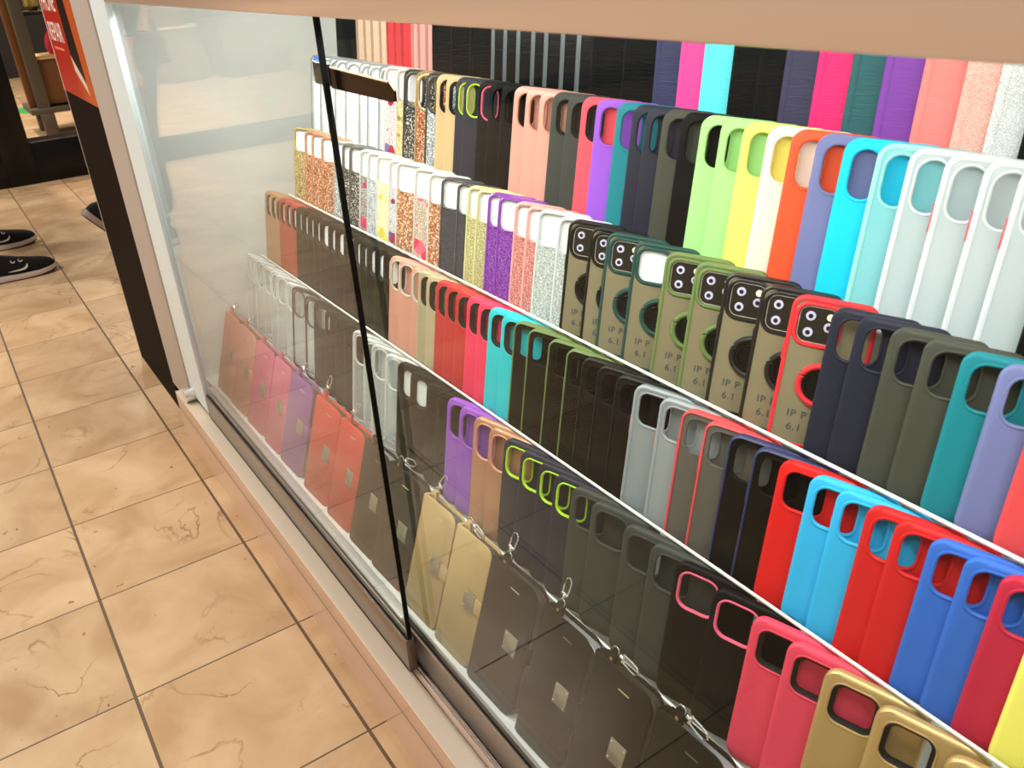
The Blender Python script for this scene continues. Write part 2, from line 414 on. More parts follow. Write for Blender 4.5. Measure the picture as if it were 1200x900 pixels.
ORD = 'first second third fourth fifth sixth seventh eighth ninth tenth eleventh twelfth thirteenth'.split()
NUM = 'one two three four five six seven eight nine ten eleven twelve thirteen'.split()
LEAN = math.radians(9)
def copy_thing(src):
    c = src.copy(); C.objects.link(c)
    for ch in list(src.children):
        d = ch.copy(); C.objects.link(d); d.parent = c
        for g in list(ch.children):
            e = g.copy(); C.objects.link(e); e.parent = d
    return c
FIRST = {}
def lay_row(xs, specs, y0, z0, size, yaw, shelf, group):
    assert len(xs) == len(specs), (shelf, len(xs), len(specs))
    count = {}
    for s in specs: count[s['d']] = count.get(s['d'], 0)+1
    seen = {}
    for x, s in zip(xs, specs):
        d = s['d']; seen[d] = seen.get(d, 0)+1; n = count[d]
        if n == 1: lab = '%s on the %s' % (d, shelf)
        else: lab = '%s, %s of %s from the white post, %s' % (d, ORD[seen[d]-1], NUM[n-1], shelf)
        key = s['d']+s['k']+str(sorted((a, getattr(b, 'name', b)) for a, b in s.items()))
        if key in FIRST: o = copy_thing(FIRST[key])
        else:
            o = thing('phone_case', lab, 'phone case'); build_parts(o, s); FIRST[key] = o
        o['label'] = lab; o['category'] = 'phone case'; o['group'] = group
        o.location = (x, y0+.0012, z0+.0025); o.scale = (size/.162,)*3
        o.rotation_mode = 'ZYX'
        o.rotation_euler = (-LEAN, 0, math.radians(yaw+rnd.uniform(-1.2, 1.2)))

def S(k, d, n=1, **kw):
    return [dict(k=k, d=d, **kw) for _ in range(n)]
METAL_GOLD = plain('gold_metallic', (206, 170, 114), rough=.36, metal=.45)
ROSE_M = plain('rose_satin', PAL['rose'], rough=.38, metal=.1)
COPPER_M = plain('copper_satin', PAL['copper'], rough=.36, metal=.35)
COPPER_RING = plain('copper_pink_ring', (236, 158, 134), rough=.3, metal=.3)
GREYRING = plain('pale_grey_ring', (196, 190, 176), rough=.35)
LIME = plain('lime_ring', PAL['lime'], rough=.4); PINKR = plain('pink_ring', PAL['pinkring'], rough=.4)
GOLDRIM = plain('gold_rim', (214, 178, 128), rough=.25, metal=.6)
DARKRIM = plain('dark_grey_rim', (66, 66, 64), rough=.3, metal=.3)
def tinted(nm, c, a=.55): return see_through('tinted_rim_'+nm, c, a, rough=.2, edge=.3)
leather = dict(rough=.5, spec=.4, bump=(900, .5, 'cells'))
L_RED = plain('leather_red', PAL['leather_red'], **leather); L_PINK = plain('leather_pink', PAL['hot_pink'], **leather); L_TURQ = plain('leather_turquoise', PAL['turquoise'], **leather)
L_TAN = plain('woven_tan', (190, 174, 138), rough=.6, bump=(420, .8, 'check'))
G_GOLD = glitter('glitter_gold', [(216, 190, 120), (150, 124, 70), (240, 224, 170), (190, 166, 110), (120, 100, 60)])
G_COPPER = glitter('glitter_copper', [(196, 106, 60), (150, 74, 40), (240, 178, 130), (206, 128, 84), (120, 58, 34), (255, 226, 200)])
G_SILVER = glitter('glitter_silver', [(210, 216, 220), (150, 158, 164), (245, 248, 250), (188, 196, 200), (120, 128, 134)])
G_BLACK = glitter('glitter_black', [(60, 58, 54), (34, 32, 30), (120, 116, 108), (60, 56, 50), (220, 220, 216), (46, 42, 38)])
F_CHAR = glitter('fine_charcoal', [(62, 64, 72), (48, 50, 56), (80, 82, 90)], 900, .2, .5)
F_CHAMP = glitter('fine_champagne', [(206, 200, 140), (180, 174, 118), (236, 232, 180), (160, 152, 100)], 900, .2, .45)
F_PURP = glitter('fine_purple', [(132, 50, 170), (104, 34, 140), (186, 110, 214), (120, 44, 156)], 900, .2, .45)
F_PINK = glitter('fine_pink', [(222, 134, 128), (190, 100, 96), (246, 188, 182), (206, 120, 116)], 900, .2, .45)
F_SILV = glitter('fine_silver', [(200, 206, 204), (160, 168, 166), (240, 244, 242), (186, 192, 190)], 900, .2, .45)
FL_SILVER = floral('petals_magenta', [(226, 216, 214), (190, 180, 180), (244, 240, 238), (170, 150, 150)], [(150, 20, 70), (120, 104, 160), (170, 30, 60), (214, 206, 206)], 38)
FL_GOLD = floral('petals_gold', [(190, 164, 100), (222, 200, 140), (236, 224, 180)], [(196, 170, 108), (160, 130, 70), (230, 214, 160)], 70)
FL_PINK = floral('petals_pink', [(150, 140, 136), (196, 190, 186), (110, 100, 98)], [(220, 64, 108), (200, 60, 100), (170, 160, 158)], 42)
FL_FLECK = floral('petals_silver', [(190, 192, 196), (224, 228, 232), (150, 152, 158)], [(200, 204, 210), (170, 172, 180)], 90)
FL_YELLOW = floral('petals_yellow', [(238, 230, 180), (226, 216, 160), (246, 242, 210)], [(242, 228, 120), (228, 208, 100), (246, 240, 190)], 46)
FL_PURPLE = floral('petals_purple', [(206, 200, 202), (180, 176, 180), (232, 228, 230)], [(112, 80, 150), (150, 40, 70), (200, 194, 200)], 46)
FL_HEART = floral('petals_red', [(200, 176, 160), (170, 150, 130), (228, 214, 200)], [(226, 60, 86), (232, 110, 130), (206, 44, 70)], 36)
G_LIQ = glitter('glitter_liquid_copper', [(222, 150, 104), (190, 112, 70), (246, 206, 170), (206, 134, 90), (160, 92, 60), (255, 236, 214)], 380)

row1 = (S('clear', 'clear phone case with blue label', 1, hole='pill', card=1, tag=1, rim=EDGEGREY) + S('clear', 'clear phone case with white insert', 7, hole='pill', card=1, rim=EDGEGREY)
 + S('glit', 'clear phone case with magenta petals', m=FL_SILVER, rim=CLEARRIM) + S('glit', 'clear phone case with gold petals', m=FL_GOLD, rim=CLEARRIM)
 + S('glitring', 'black glitter phone case', m=G_BLACK, rim=DARKRIM) + S('glitring', 'copper glitter phone case with gold rim', m=G_COPPER, rim=GOLDRIM) + S('glitring', 'silver glitter phone case with grey rim', m=G_SILVER, rim=DARKRIM)
 + S('lined', 'plain gold phone case', 2, m=P('gold_plain', rough=.4), hole='tall') + S('ringed', 'navy phone case with lime camera ring', 2, m=P('navy'), ring=LIME, hole='pill', rw=.0022)
 + S('ringed', 'black phone case with pink camera ring', m=P('black'), ring=PINKR, hole='pill', rw=.0022) + S('plain', 'plain black phone case', 2, m=P('black'), hole='pill')
 + S('ringed', 'rose gold phone case', 3, m=ROSE_M, ring=COPPER_RING, hole='pill', rw=.0018) + S('lined', 'dark grey phone case', 2, m=P('grey'), hole='pill') + S('lined', 'coral phone case', m=P('coral'), hole='pill')
 + S('plain', 'violet phone case', m=P('purple'), hole='pill') + S('plain', 'teal phone case', m=P('teal'), hole='pill') + S('plain', 'navy blue phone case', 2, m=P('navy'), hole='pill') + S('plain', 'olive grey phone case', m=P('olive_grey'), hole='pill')
 + S('plain', 'jet black phone case beside mint green one', m=P('black'), hole='pill') + S('plain', 'mint green phone case', 2, m=P('green'), hole='pill') + S('plain', 'yellow phone case', m=P('yellow'), hole='pill') + S('plain', 'cream phone case', m=P('cream'), hole='pill')
 + S('plain', 'orange phone case', m=P('orange'), hole='pill') + S('plain', 'lavender grey phone case', m=P('lavender'), hole='pill') + S('plain', 'bright cyan phone case', m=P('cyan'), hole='pill')
 + S('frost', 'frosted aqua phone case', m=AQUA, rim=AQUARIM, hole='pill') + S('frost', 'frosted white phone case', m=FROST, rim=FROSTRIM, hole='pill') + S('frost', 'frosted phone case with red side button', 3, m=FROST, rim=FROSTRIM, hole='pill', btn=1)
 + S('plain', 'black phone case after the frosted ones', m=P('black'), hole='pill'))
row2 = (S('glit', 'gold glitter phone case', m=G_GOLD, rim=tinted('gold', (206, 184, 120))) + S('glit', 'copper glitter phone case', 3, m=G_COPPER, rim=tinted('copper', (214, 150, 110))) + S('glit', 'silver glitter phone case', m=G_SILVER, rim=tinted('silver', (190, 194, 196)))
 + S('glit', 'dark glitter phone case with grey rim', 2, m=G_BLACK, rim=tinted('dark', (90, 88, 84), .8)) + S('glit', 'clear phone case with pink petals', m=FL_PINK, rim=CLEARRIM) + S('glit', 'clear phone case with silver flecks', m=FL_FLECK, rim=CLEARRIM)
 + S('glit', 'clear phone case with yellow flowers', m=FL_YELLOW, rim=CLEARRIM) + S('glit', 'clear phone case with purple petals', m=FL_PURPLE, rim=CLEARRIM) + S('glit', 'clear phone case with copper flakes', m=G_LIQ, rim=CLEARRIM)
 + S('glit', 'clear phone case with red petals', m=FL_HEART, rim=CLEARRIM) + S('glit', 'copper flake phone case beside charcoal one', m=G_LIQ, rim=CLEARRIM)
 + S('glit', 'charcoal sparkle phone case', 2, m=F_CHAR, rim=tinted('char', (70, 72, 80), .85)) + S('glit', 'champagne sparkle phone case', 2, m=F_CHAMP, rim=tinted('champ', (226, 220, 160), .75)) + S('glit', 'purple sparkle phone case', 2, m=F_PURP, rim=tinted('purp', (140, 60, 178), .85))
 + S('glit', 'pink sparkle phone case', 2, m=F_PINK, rim=tinted('pink', (240, 170, 162), .85)) + S('glit', 'silver sparkle phone case', 2, m=F_SILV, rim=tinted('silv', (224, 228, 226), .75))
 + S('ringcase', 'black rimmed phone case with finger ring', 2, rim=BLACK) + S('ringcase', 'dark green rimmed ring phone case with lenses', rim=P('dark_green')) + S('ringcase', 'dark green rimmed ring phone case without lenses', rim=P('dark_green'), lens=False)
 + S('ringcase', 'olive rimmed phone case with finger ring', 2, rim=P('olive')) + S('ringcase', 'thick black rimmed ring phone case', 2, rim=plain('black_bumper', (26, 24, 22), rough=.4)) + S('ringcase', 'red rimmed phone case with finger ring', rim=P('rim_red'))
 + S('plain', 'navy phone case', 2, m=P('navy'), hole='wide') + S('plain', 'ash grey phone case', 2, m=P('olive_grey'), hole='wide') + S('plain', 'teal silicone phone case', m=P('teal'), hole='wide') + S('plain', 'lavender phone case', m=P('lavender'), hole='wide') + S('plain', 'coral red phone case', m=P('coral_red'), hole='wide'))
row3 = (S('lined', 'tan phone case', 3, m=P('tan'), hole='tall') + S('lined', 'brick red phone case', 3, m=P('brick'), hole='tall', card=1) + S('lined', 'black phone case', 13, m=P('black'), hole='tall', card=1)
 + S('ringed', 'dusty rose phone case', 3, m=plain('dusty_rose', (214, 150, 130), rough=.42), ring=GREYRING, hole='tall', rw=.0030) + S('lined', 'woven beige phone case', 2, m=L_TAN, hole='tall', lw=.0062)
 + S('lined', 'red leather phone case', 3, m=L_RED, hole='tall', lw=.0062) + S('lined', 'hot pink leather phone case', 2, m=L_PINK, hole='tall', lw=.0062) + S('lined', 'turquoise leather phone case', 2, m=L_TURQ, hole='tall', lw=.0062)
 + S('rim', 'smoky phone case with olive rim', 4, m=SMOKE, rim=P('olive'), hole='square') + S('rim', 'smoky phone case with black rim', 3, m=SMOKE, rim=BLACK, hole='square') + S('frost', 'frosted grey phone case with red button', 2, m=FROST_GREY, rim=GREYRIM, hole='square', btn=1)
 + S('rim', 'smoky phone case with red rim', 2, m=SMOKE_GREY, rim=P('coral_red'), hole='square') + S('rim', 'smoky phone case with navy rim', 2, m=SMOKE, rim=plain('navy_rim', (40, 46, 88), rough=.5), hole='square')
 + S('plain', 'bright red phone case', m=P('red'), hole='square') + S('plain', 'sky blue phone case', 2, m=P('sky'), hole='square') + S('plain', 'deep red phone case', 2, m=P('dark_red'), hole='square') + S('plain', 'royal blue phone case', 2, m=P('blue'), hole='square')
 + S('plain', 'crimson phone case', m=P('crimson'), hole='square') + S('plain', 'lemon yellow phone case', m=P('yellow'), hole='square'))
row4 = (S('clear', 'clear phone case', 7, hole='tall') + S('clear', 'clear phone case with black bumper', 2, hole='tall', rim=BLACK, fw=.0055) + S('plain', 'matte black phone case', 4, m=P('black'), hole='square')
 + S('clear', 'thick clear phone case', 4, hole='tall', fw=.0044) + S('lined', 'black phone case with white insert', 2, m=P('black'), hole='tall', card=1) + S('plain', 'soft black phone case beside purple one', 2, m=P('black'), hole='square')
 + S('plain', 'purple phone case', 2, m=P('purple_low'), hole='tall') + S('ringed', 'copper pink phone case', 2, m=COPPER_M, ring=COPPER_RING, hole='tall', rw=.0022) + S('ringed', 'navy phone case with lime camera ring', 4, m=P('navy'), ring=LIME, hole='square', rw=.0022)
 + S('plain', 'dark grey phone case', 4, m=P('grey'), hole='square') + S('ringed', 'black phone case with pink camera ring', 2, m=P('black'), ring=PINKR, hole='square', rw=.0022) + S('lined', 'rose pink phone case', 2, m=P('pink'), hole='square')
 + S('lined', 'metallic gold phone case', 3, m=METAL_GOLD, hole='square'))
X1 = [-1.724, -1.678, -1.635, -1.607, -1.559, -1.499, -1.464, -1.419, -1.396, -1.352, -1.325, -1.283, -1.249, -1.217, -1.188, -1.158, -1.135, -1.095, -1.067, -1.035, -1.004, -0.976, -0.944, -0.917, -0.885, -0.856, -0.828, -0.79, -0.762, -0.739, -0.712, -0.683, -0.654, -0.626, -0.596, -0.565, -0.536, -0.507, -0.477, -0.443, -0.413, -0.381, -0.348, -0.32, -0.285]
X2 = [-1.711, -1.652, -1.617, -1.57, -1.511, -1.473, -1.442, -1.399, -1.368, -1.332, -1.287, -1.259, -1.198, -1.152, -1.113, -1.067, -1.039, -1.013, -0.984, -0.958, -0.919, -0.891, -0.867, -0.824, -0.803, -0.761, -0.731, -0.684, -0.634, -0.59, -0.549, -0.503, -0.466, -0.423, -0.397, -0.365, -0.335, -0.303, -0.273, -0.241]
X3 = [-1.824, -1.792, -1.761, -1.739, -1.707, -1.675, -1.643, -1.613, -1.582, -1.552, -1.522, -1.482, -1.45, -1.412, -1.372, -1.343, -1.316, -1.284, -1.252, -1.228, -1.198, -1.154, -1.13, -1.103, -1.074, -1.046, -1.016, -0.985, -0.956, -0.928, -0.896, -0.865, -0.833, -0.789, -0.752, -0.721, -0.692, -0.659, -0.628, -0.587, -0.554, -0.521, -0.488, -0.456, -0.426, -0.392, -0.363, -0.333, -0.306, -0.275, -0.246, -0.218, -0.187]
X4 = [-1.881, -1.855, -1.821, -1.771, -1.728, -1.692, -1.634, -1.6, -1.531, -1.488, -1.434, -1.387, -1.346, -1.309, -1.264, -1.233, -1.182, -1.139, -1.095, -1.043, -1.011, -0.98, -0.945, -0.906, -0.867, -0.83, -0.791, -0.752, -0.718, -0.683, -0.644, -0.587, -0.543, -0.505, -0.451, -0.4, -0.358, -0.317, -0.265, -0.203]
SHELF = {4: (.486, CAM_Z-.750), 3: (.5405, CAM_Z-.5875), 2: (.5896, CAM_Z-.440), 1: (.652, CAM_Z-.330), 0: (.735, CAM_Z-.200)}
DROP = {4: .008, 3: .012, 2: .009, 1: .008, 0: .004}; LIPZ = .0056
def low(r): return (SHELF[r][0]-.158*DROP[r], SHELF[r][1]-DROP[r])
lay_row(X1, row1, *low(1), .1685, 28, 'fourth shelf', 'phone cases on the fourth shelf')
lay_row(X2, row2, *low(2), .1495, 28, 'third shelf', 'phone cases on the third shelf')
lay_row(X3, row3, *low(3), .1605, 19, 'second shelf', 'phone cases on the second shelf')
lay_row(X4, row4, *low(4), .1755, 17, 'lowest shelf', 'phone cases on the lowest shelf')

# ------------------------------------------------------------------ wallet cases with clasp and hook, on the base by the glass
WW, WH = .090, .190
def fcol(nm, c): return plain('folio_'+nm, c, rough=.55, spec=.25, bump=(700, .1, 'noise'))
def folio_half(y0, y1, mat, nm, x1=WW):
    m = MB(); R = .017
    def outline(ins, y):
        pts = []
        for cx, cz, a0, r in ((x1-R, R, -90, R), (x1-R, WH-R, 0, R), (.004, WH-.004, 90, .004), (.004, .004, 180, .004)):
            for k in range(6):
                a = math.radians(a0+18*k); pts.append((cx+(r-ins)*math.cos(a), y, cz+(r-ins)*math.sin(a)))
        return pts
    m.stack([outline(.0012, y0), outline(.0003, y0+.0005), outline(0, y0+.0012), outline(0, y1-.0006), outline(.0008, y1)])
    return m.mesh(nm, mat)
def make_folio(col, silver_tray, hook_ang):
    root = thing('wallet_case', 'x', 'wallet case')
    fc = link('front_cover', folio_half(0, .0028, col, 'front_cover', WW-.004), root)
    link('earpiece_slot', MB().box(.040, -.0003, WH-.0215, .056, .0004, WH-.0198).mesh('earpiece_slot', plain('slot_trim', (206, 192, 160), rough=.3, metal=.5) if not silver_tray else plain('slot_grey', (84, 78, 70), rough=.4)), fc)
    link('back_cover', folio_half(.0150, .0176, col, 'back_cover'), root)
    sp = MB(); sp.stack([[(.0028+.0052*math.cos(a)-.003, .0088+.0088*math.sin(a), z) for a in [math.radians(90+20*k) for k in range(10)]]+[(.001, .0006, z), (.001, .017, z)] for z in (.003, WH-.003)])
    link('spine', sp.mesh('spine', col), root)
    tm = MB(); xr = WW+.0035 if silver_tray else WW-.001
    L = [tm.loop(rr(.007+i, .006+i, xr-i, WH-.005-i, .014-i, y)) for i, y in ((0, .0148), (0, .0046), (.0009, .0038), (.0020, .0042), (.0020, .0140))]
    for a, b in zip(L, L[1:]): tm.bridge(a, b)
    tm.cap(L[0]); tm.cap(L[-1])
    link('phone_tray', tm.mesh('phone_tray', plain('tray_silver', (168, 174, 178), rough=.4, metal=.4) if silver_tray else plain('tray_dark', (58, 54, 50), rough=.4)), root)
    st = MB(); st.box(.062, -.0022, .089, WW+.0016, -.0004, .111, .0006); st.box(WW-.0006, -.0022, .089, WW+.0018, .0172, .111, .0006)
    cs = link('clasp_strap', st.mesh('clasp_strap', col), root)
    link('clasp_plate', MB().box(.050, -.0036, .086, .073, -.0020, .114, .0005).mesh('clasp_plate', plain('brushed_plate', (178, 170, 152), rough=.3, metal=.7)), cs)
    rv = MB()
    for x in (.0525, .0705):
        for z in (.0895, .1105): rv.cyl((x, -.0042, z), .0011, .001, 10)
    link('clasp_rivets', rv.mesh('clasp_rivets', CHROME), cs)
    hl = MB(); hl.box(.014, .0030, WH-.020, .024, .0046, WH+.012, .0006); hl.box(.014, .0046, WH+.0108, .024, .0100, WH+.0124, .0005); hl.box(.014, .0088, WH-.012, .024, .0102, WH+.012, .0005)
    hp = link('hook_loop', hl.mesh('hook_loop', col), root)
    link('loop_rivet', MB().cyl((.019, .0018, WH+.003), .0022, .0016, 14).mesh('loop_rivet', plain('brass_rivet', (198, 170, 120), rough=.25, metal=.9)), hp)
    a = math.radians(hook_ang); dx, dz = math.cos(a), math.sin(a)
    def at(u, v, y=.007): return (.019+1.25*(dx*u-dz*v), y, WH+.012+1.25*(dz*u+dx*v))
    hk = MB()
    hk.tube([at(.002+.004*math.cos(t)-.002, .004*math.sin(t)) for t in [2*math.pi*i/14 for i in range(14)]], .0008, 6, True)
    hk.tube([at(.006, 0), at(.010, 0), at(.0105, 0)], [.0022, .0026, .0018], 10)
    hk.tube([at(.010, -.0035), at(.020, -.0042), at(.026, -.0036), at(.029, 0), at(.026, .0036), at(.020, .0042), at(.010, .0035)], .0011, 8)
    hk.tube([at(.010, -.0042), at(.010, .0042)], .0018, 8)
    link('swivel_hook', hk.mesh('swivel_hook', CHROME), root)
    return root
FOL = [(-1.959, 'salmon pink'), (-1.852, 'salmon pink'), (-1.737, 'hot pink'), (-1.626, 'hot pink'), (-1.531, 'purple'), (-1.404, 'red'), (-1.290, 'red'), (-1.191, 'black'), (-1.101, 'black'),
       (-0.984, 'gold'), (-0.886, 'gold'), (-0.793, 'black'), (-0.673, 'black'), (-0.573, 'black'), (-0.467, 'black')]
FC = {'salmon pink': (226, 142, 128), 'hot pink': (216, 92, 134), 'purple': (138, 72, 148), 'red': (208, 52, 40), 'black': (12, 10, 9), 'gold': (190, 158, 104)}
ftot = {}; fs = {}
for x, c in FOL: ftot[c] = ftot.get(c, 0)+1
hooks = [30, 30, 20, 10, 35, 75, 50, 20, 15, 60, -15, 82, 85, -8, -12]
for i, (x, c) in enumerate(FOL):
    o = make_folio(fcol(c.replace(' ', '_'), FC[c]), i in (7, 12, 14), hooks[i]); fs[c] = fs.get(c, 0)+1
    d = '%s wallet case with metal clasp' % c
    o['label'] = '%s standing behind the glass' % d if ftot[c] == 1 else '%s, %s of %s from the white post, by glass' % (d, ORD[fs[c]-1], NUM[ftot[c]-1])
    o['group'] = 'wallet cases standing behind the glass'
    nx = FOL[i+1][0] if i+1 < len(FOL) else x+.106
    o.scale = (min(max((nx-x)*.93, .090), .106)/.090, 1, 1.02)
    o.location = (x, .4010, CAM_Z-.9172); o.rotation_mode = 'ZYX'; o.rotation_euler = (-math.radians(18), 0, math.radians(2+rnd.uniform(-.6, .6)))

# ------------------------------------------------------------------ leather wallet covers along the back of the top shelf
X0 = [-1.74, -1.645, -1.612, -1.58, -1.545, -1.515, -1.486, -1.458, -1.42, -1.397, -1.369, -1.345, -1.284, -1.225, -1.163, -1.13, -1.096, -1.059, -1.028, -0.99, -0.955, -0.923, -0.859, -0.801, -0.76, -0.723, -0.68, -0.643, -0.609, -0.569, -0.53, -0.495, -0.456, -0.417, -0.387, -0.357]
def cov(nm, c, rough=.5, bump=(60, .5, 'wrinkle'), spec=.4): return plain('cover_'+nm, c, rough=rough, bump=bump, spec=spec)
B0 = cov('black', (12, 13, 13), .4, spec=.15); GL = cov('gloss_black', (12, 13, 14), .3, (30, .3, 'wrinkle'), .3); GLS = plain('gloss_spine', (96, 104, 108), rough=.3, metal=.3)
row0 = ([('black wallet cover beside the beige ones', B0)] + [('beige wallet cover', cov('beige', (196, 164, 138)))]*4 + [('bright red wallet cover', cov('red', (206, 14, 30)))]*3 + [('powder pink wallet cover', cov('powder', (226, 160, 150)))]*3
 + [('smooth black wallet cover', B0)]*3 + [('glossy charcoal wallet cover', GL)]*7 + [('wide black wallet cover', B0)]*2 + [('dark navy wallet cover', cov('navy_a', (34, 38, 84)))] + [('magenta wallet cover', cov('magenta', (230, 60, 150)))]
 + [('pale cyan wallet cover', cov('cyan', (90, 224, 236)))] + [('wrinkled black wallet cover', B0)]*2 + [('wrinkled navy wallet cover', cov('navy_b', (42, 38, 74)))] + [('hot pink wallet cover', cov('hot', (236, 10, 110)))] + [('dark teal wallet cover', cov('teal', (14, 86, 92)))]
 + [('violet wallet cover', cov('violet', (120, 52, 160)))] + [('coral wallet cover', cov('coral', (244, 128, 124)))] + [('pink mesh wallet cover', glitter('pink_mesh', [(238, 178, 164), (214, 150, 136), (244, 196, 184)], 1500, 0, .6))]
 + [('white mesh wallet cover', glitter('white_mesh', [(214, 216, 216), (180, 184, 186), (230, 230, 230)], 1500, 0, .6))] + [('black wallet cover beside the white mesh one', B0)])
assert len(row0) == len(X0)
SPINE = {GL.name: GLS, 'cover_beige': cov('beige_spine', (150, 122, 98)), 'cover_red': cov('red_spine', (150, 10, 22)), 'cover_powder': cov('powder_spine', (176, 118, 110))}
c0 = {}; s0 = {}
for d, m in row0: c0[d] = c0.get(d, 0)+1
for i, (x, (d, m)) in enumerate(zip(X0, row0)):
    s0[d] = s0.get(d, 0)+1
    o = thing('wallet_cover', '%s on the top shelf' % d if c0[d] == 1 else '%s, %s of %s from the white post, top shelf' % (d, ORD[s0[d]-1], NUM[c0[d]-1]), 'wallet case', (x, .738, CAM_Z-.198), 'wallet covers on the top shelf')
    def cm():
        b = MB(); b.stack([rr(.008, 0, .088, .165, .008, y) for y in (.0006, .0012, .0074, .0080)]); return b.mesh('cover', m)
    def sm():
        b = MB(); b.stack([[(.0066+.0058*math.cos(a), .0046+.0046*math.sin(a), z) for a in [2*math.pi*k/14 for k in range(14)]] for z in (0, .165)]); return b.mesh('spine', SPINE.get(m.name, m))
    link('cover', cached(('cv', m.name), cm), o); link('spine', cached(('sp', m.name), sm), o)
    o.rotation_mode = 'ZYX'; o.rotation_euler = (-math.radians(6), 0, math.radians(25))

# ------------------------------------------------------------------ clear stepped shelves
ACR = glass_mat('clear_acrylic', (252, 254, 254), .12); LIP = plain('acrylic_lip_glow', (246, 246, 240), rough=.5, spec=.2)  # opaque white on the lip paints in the glow of a clear acrylic edge
XB = .12
names = {4: 'lowest', 3: 'second', 2: 'third', 1: 'fourth', 0: 'top'}
for r in (4, 3, 2, 1, 0):
    y, z = SHELF[r]
    XA = {4: X4, 3: X3, 2: X2, 1: X1, 0: X0}[r][0]-.012
    o = thing('acrylic_shelf', 'clear acrylic %s shelf with front-lip glow painted white under a row of cases' % names[r], 'shelf', (0, y, z), 'acrylic step shelves in the counter')
    dp = DROP[r]; td = {4: .055, 3: .050, 2: .058, 1: .072, 0: .09}[r]; a = math.tan(math.radians(4))
    t = MB(); t.stack([[(x, -.004, -.0006-dp), (x, td, -.0006-dp-td*a), (x, td, -.0026-dp-td*a), (x, -.004, -.0026-dp)] for x in (XA, XB)])
    link('tread', t.mesh('tread', ACR, 0), o)
    fl = MB(); fl.box(XA, -.0060, -.0026-dp, XB, -.0042, LIPZ-.0014); link('lip_wall', fl.mesh('lip_wall', ACR, 0), o)
    link('front_lip', MB().box(XA, -.0066, LIPZ-.0014, XB, -.0038, LIPZ+.0012, .0003).mesh('front_lip', LIP), o)
    # clear support standing under the back of the tread
    zt = -.0030-dp-(td-.004)*a
    bot = -(z-SHELF[r+1][1])-DROP[r+1]-.012 if r < 4 else -(z-.1330)
    rs = MB(); rs.stack([[(x, td-.004, zt), (x, td-.002, zt), (x, td-.002, bot), (x, td-.004, bot)] for x in (XA, XB)])
    link('riser', rs.mesh('riser', ACR, 0), o)

# ------------------------------------------------------------------ the counter itself
LAM = plain('beige_laminate', (214, 180, 156), rough=.12, spec=.6); LEDGE = plain('cream_ledge', (226, 208, 186), rough=.35, bump=(300, .1, 'noise'))
ALU = plain('brushed_aluminium', (150, 136, 122), rough=.34, metal=.75, bump=(500, .06, 'noise')); WHITE = plain('white_panel', (244, 244, 240), rough=.45)
POST = plain('cream_post', (184, 174, 164), rough=.5, spec=.2); DARK = plain('dark_brown_panel', (26, 16, 10), rough=.65, spec=.08); BLK = plain('black_gasket', (12, 12, 12), rough=.4)
FASC = plain('bronze_fascia', (228, 204, 186), rough=.2, metal=.1, spec=.6)
ct = thing('display_counter', 'long glass-fronted kiosk counter with beige kick panel and white post', 'counter', (0, .34, 0))
def cpart(name, mb, mat, smooth=30):
    o = link(name, mb.mesh(name, mat, smooth), ct); o.location = (0, -.34, 0); return o
XE = .30
cpart('kick_panel', MB().box(-2.01, .311, 0, XE, .36, .0845), LAM, 0)
cpart('kick_trim', MB().box(-2.01, .311, .0875, XE, .36, .128), LAM, 0)
cpart('joint_shadow_gap', MB().box(-2.0095, .3113, .0840, XE-.002, .355, .0880), BLK, 0)
cpart('ledge', MB().box(-2.01, .3108, .128, XE, .3395, .1296, .0006), LEDGE, 0)
cpart('track_bed', MB().box(-1.93, .3395, .110, XE, .392, .1262), BLK, 0)
tr = MB()
for y in (.3425, .3515, .3555, .3600, .3690): tr.box(-1.92, y-.0007, .126, XE, y+.0007, .1305)
cpart('track_rib', tr, plain('track_metal', (140, 138, 136), rough=.25, metal=.9), 0)
cpart('inner_sill', MB().box(-1.95, .3745, .110, XE, .3930, .142, .003), plain('silver_sill', (216, 220, 220), rough=.25, metal=.4), 30)
cpart('base_panel', MB().box(-2.03, .392, .100, XE, .93, .1315), WHITE, 0)
cpart('corner_post', MB().box(-2.155, .334, .088, -1.957, .372, 1.01, .003), POST, 30)
cpart('jamb', MB().box(-1.957, .338, .140, -1.815, .352, 1.005, .002), plain('white_jamb', (226, 240, 244), rough=.5), 30)
cpart('end_panel', MB().box(-2.05, .372, .10, -2.03, .95, 1.05), WHITE, 0)
cpart('back_panel', MB().box(-2.05, .93, .10, XE, .95, 1.05), WHITE, 0)
cpart('countertop', MB().box(-1.812, .338, 1.030, XE, .96, 1.06, .002), FASC, 30)
cpart('fascia', MB().box(-1.812, .3375, 1.0, XE, .3725, 1.0602, .002), FASC, 30)
cpart('side_panel', MB().box(-2.605, .3365, 0, -2.157, .365, 1.06), DARK, 0)
cpart('side_panel_edge', MB().box(-2.612, .3358, 0, -2.605, .365, 1.06), plain('pale_edge', (190, 176, 160), rough=.5), 0)
cpart('side_body', MB().box(-2.60, .366, 0, -2.052, .95, 1.06), DARK, 0)
cpart('plinth', MB().box(-2.05, .362, 0, XE, .95, .099), DARK, 0)
bm_ = MB(); bm_.tube([(-1.930, .316, .147), (-1.930, .345, .147)], .0165, 24)
cpart('door_bumper', bm_, CHROME)

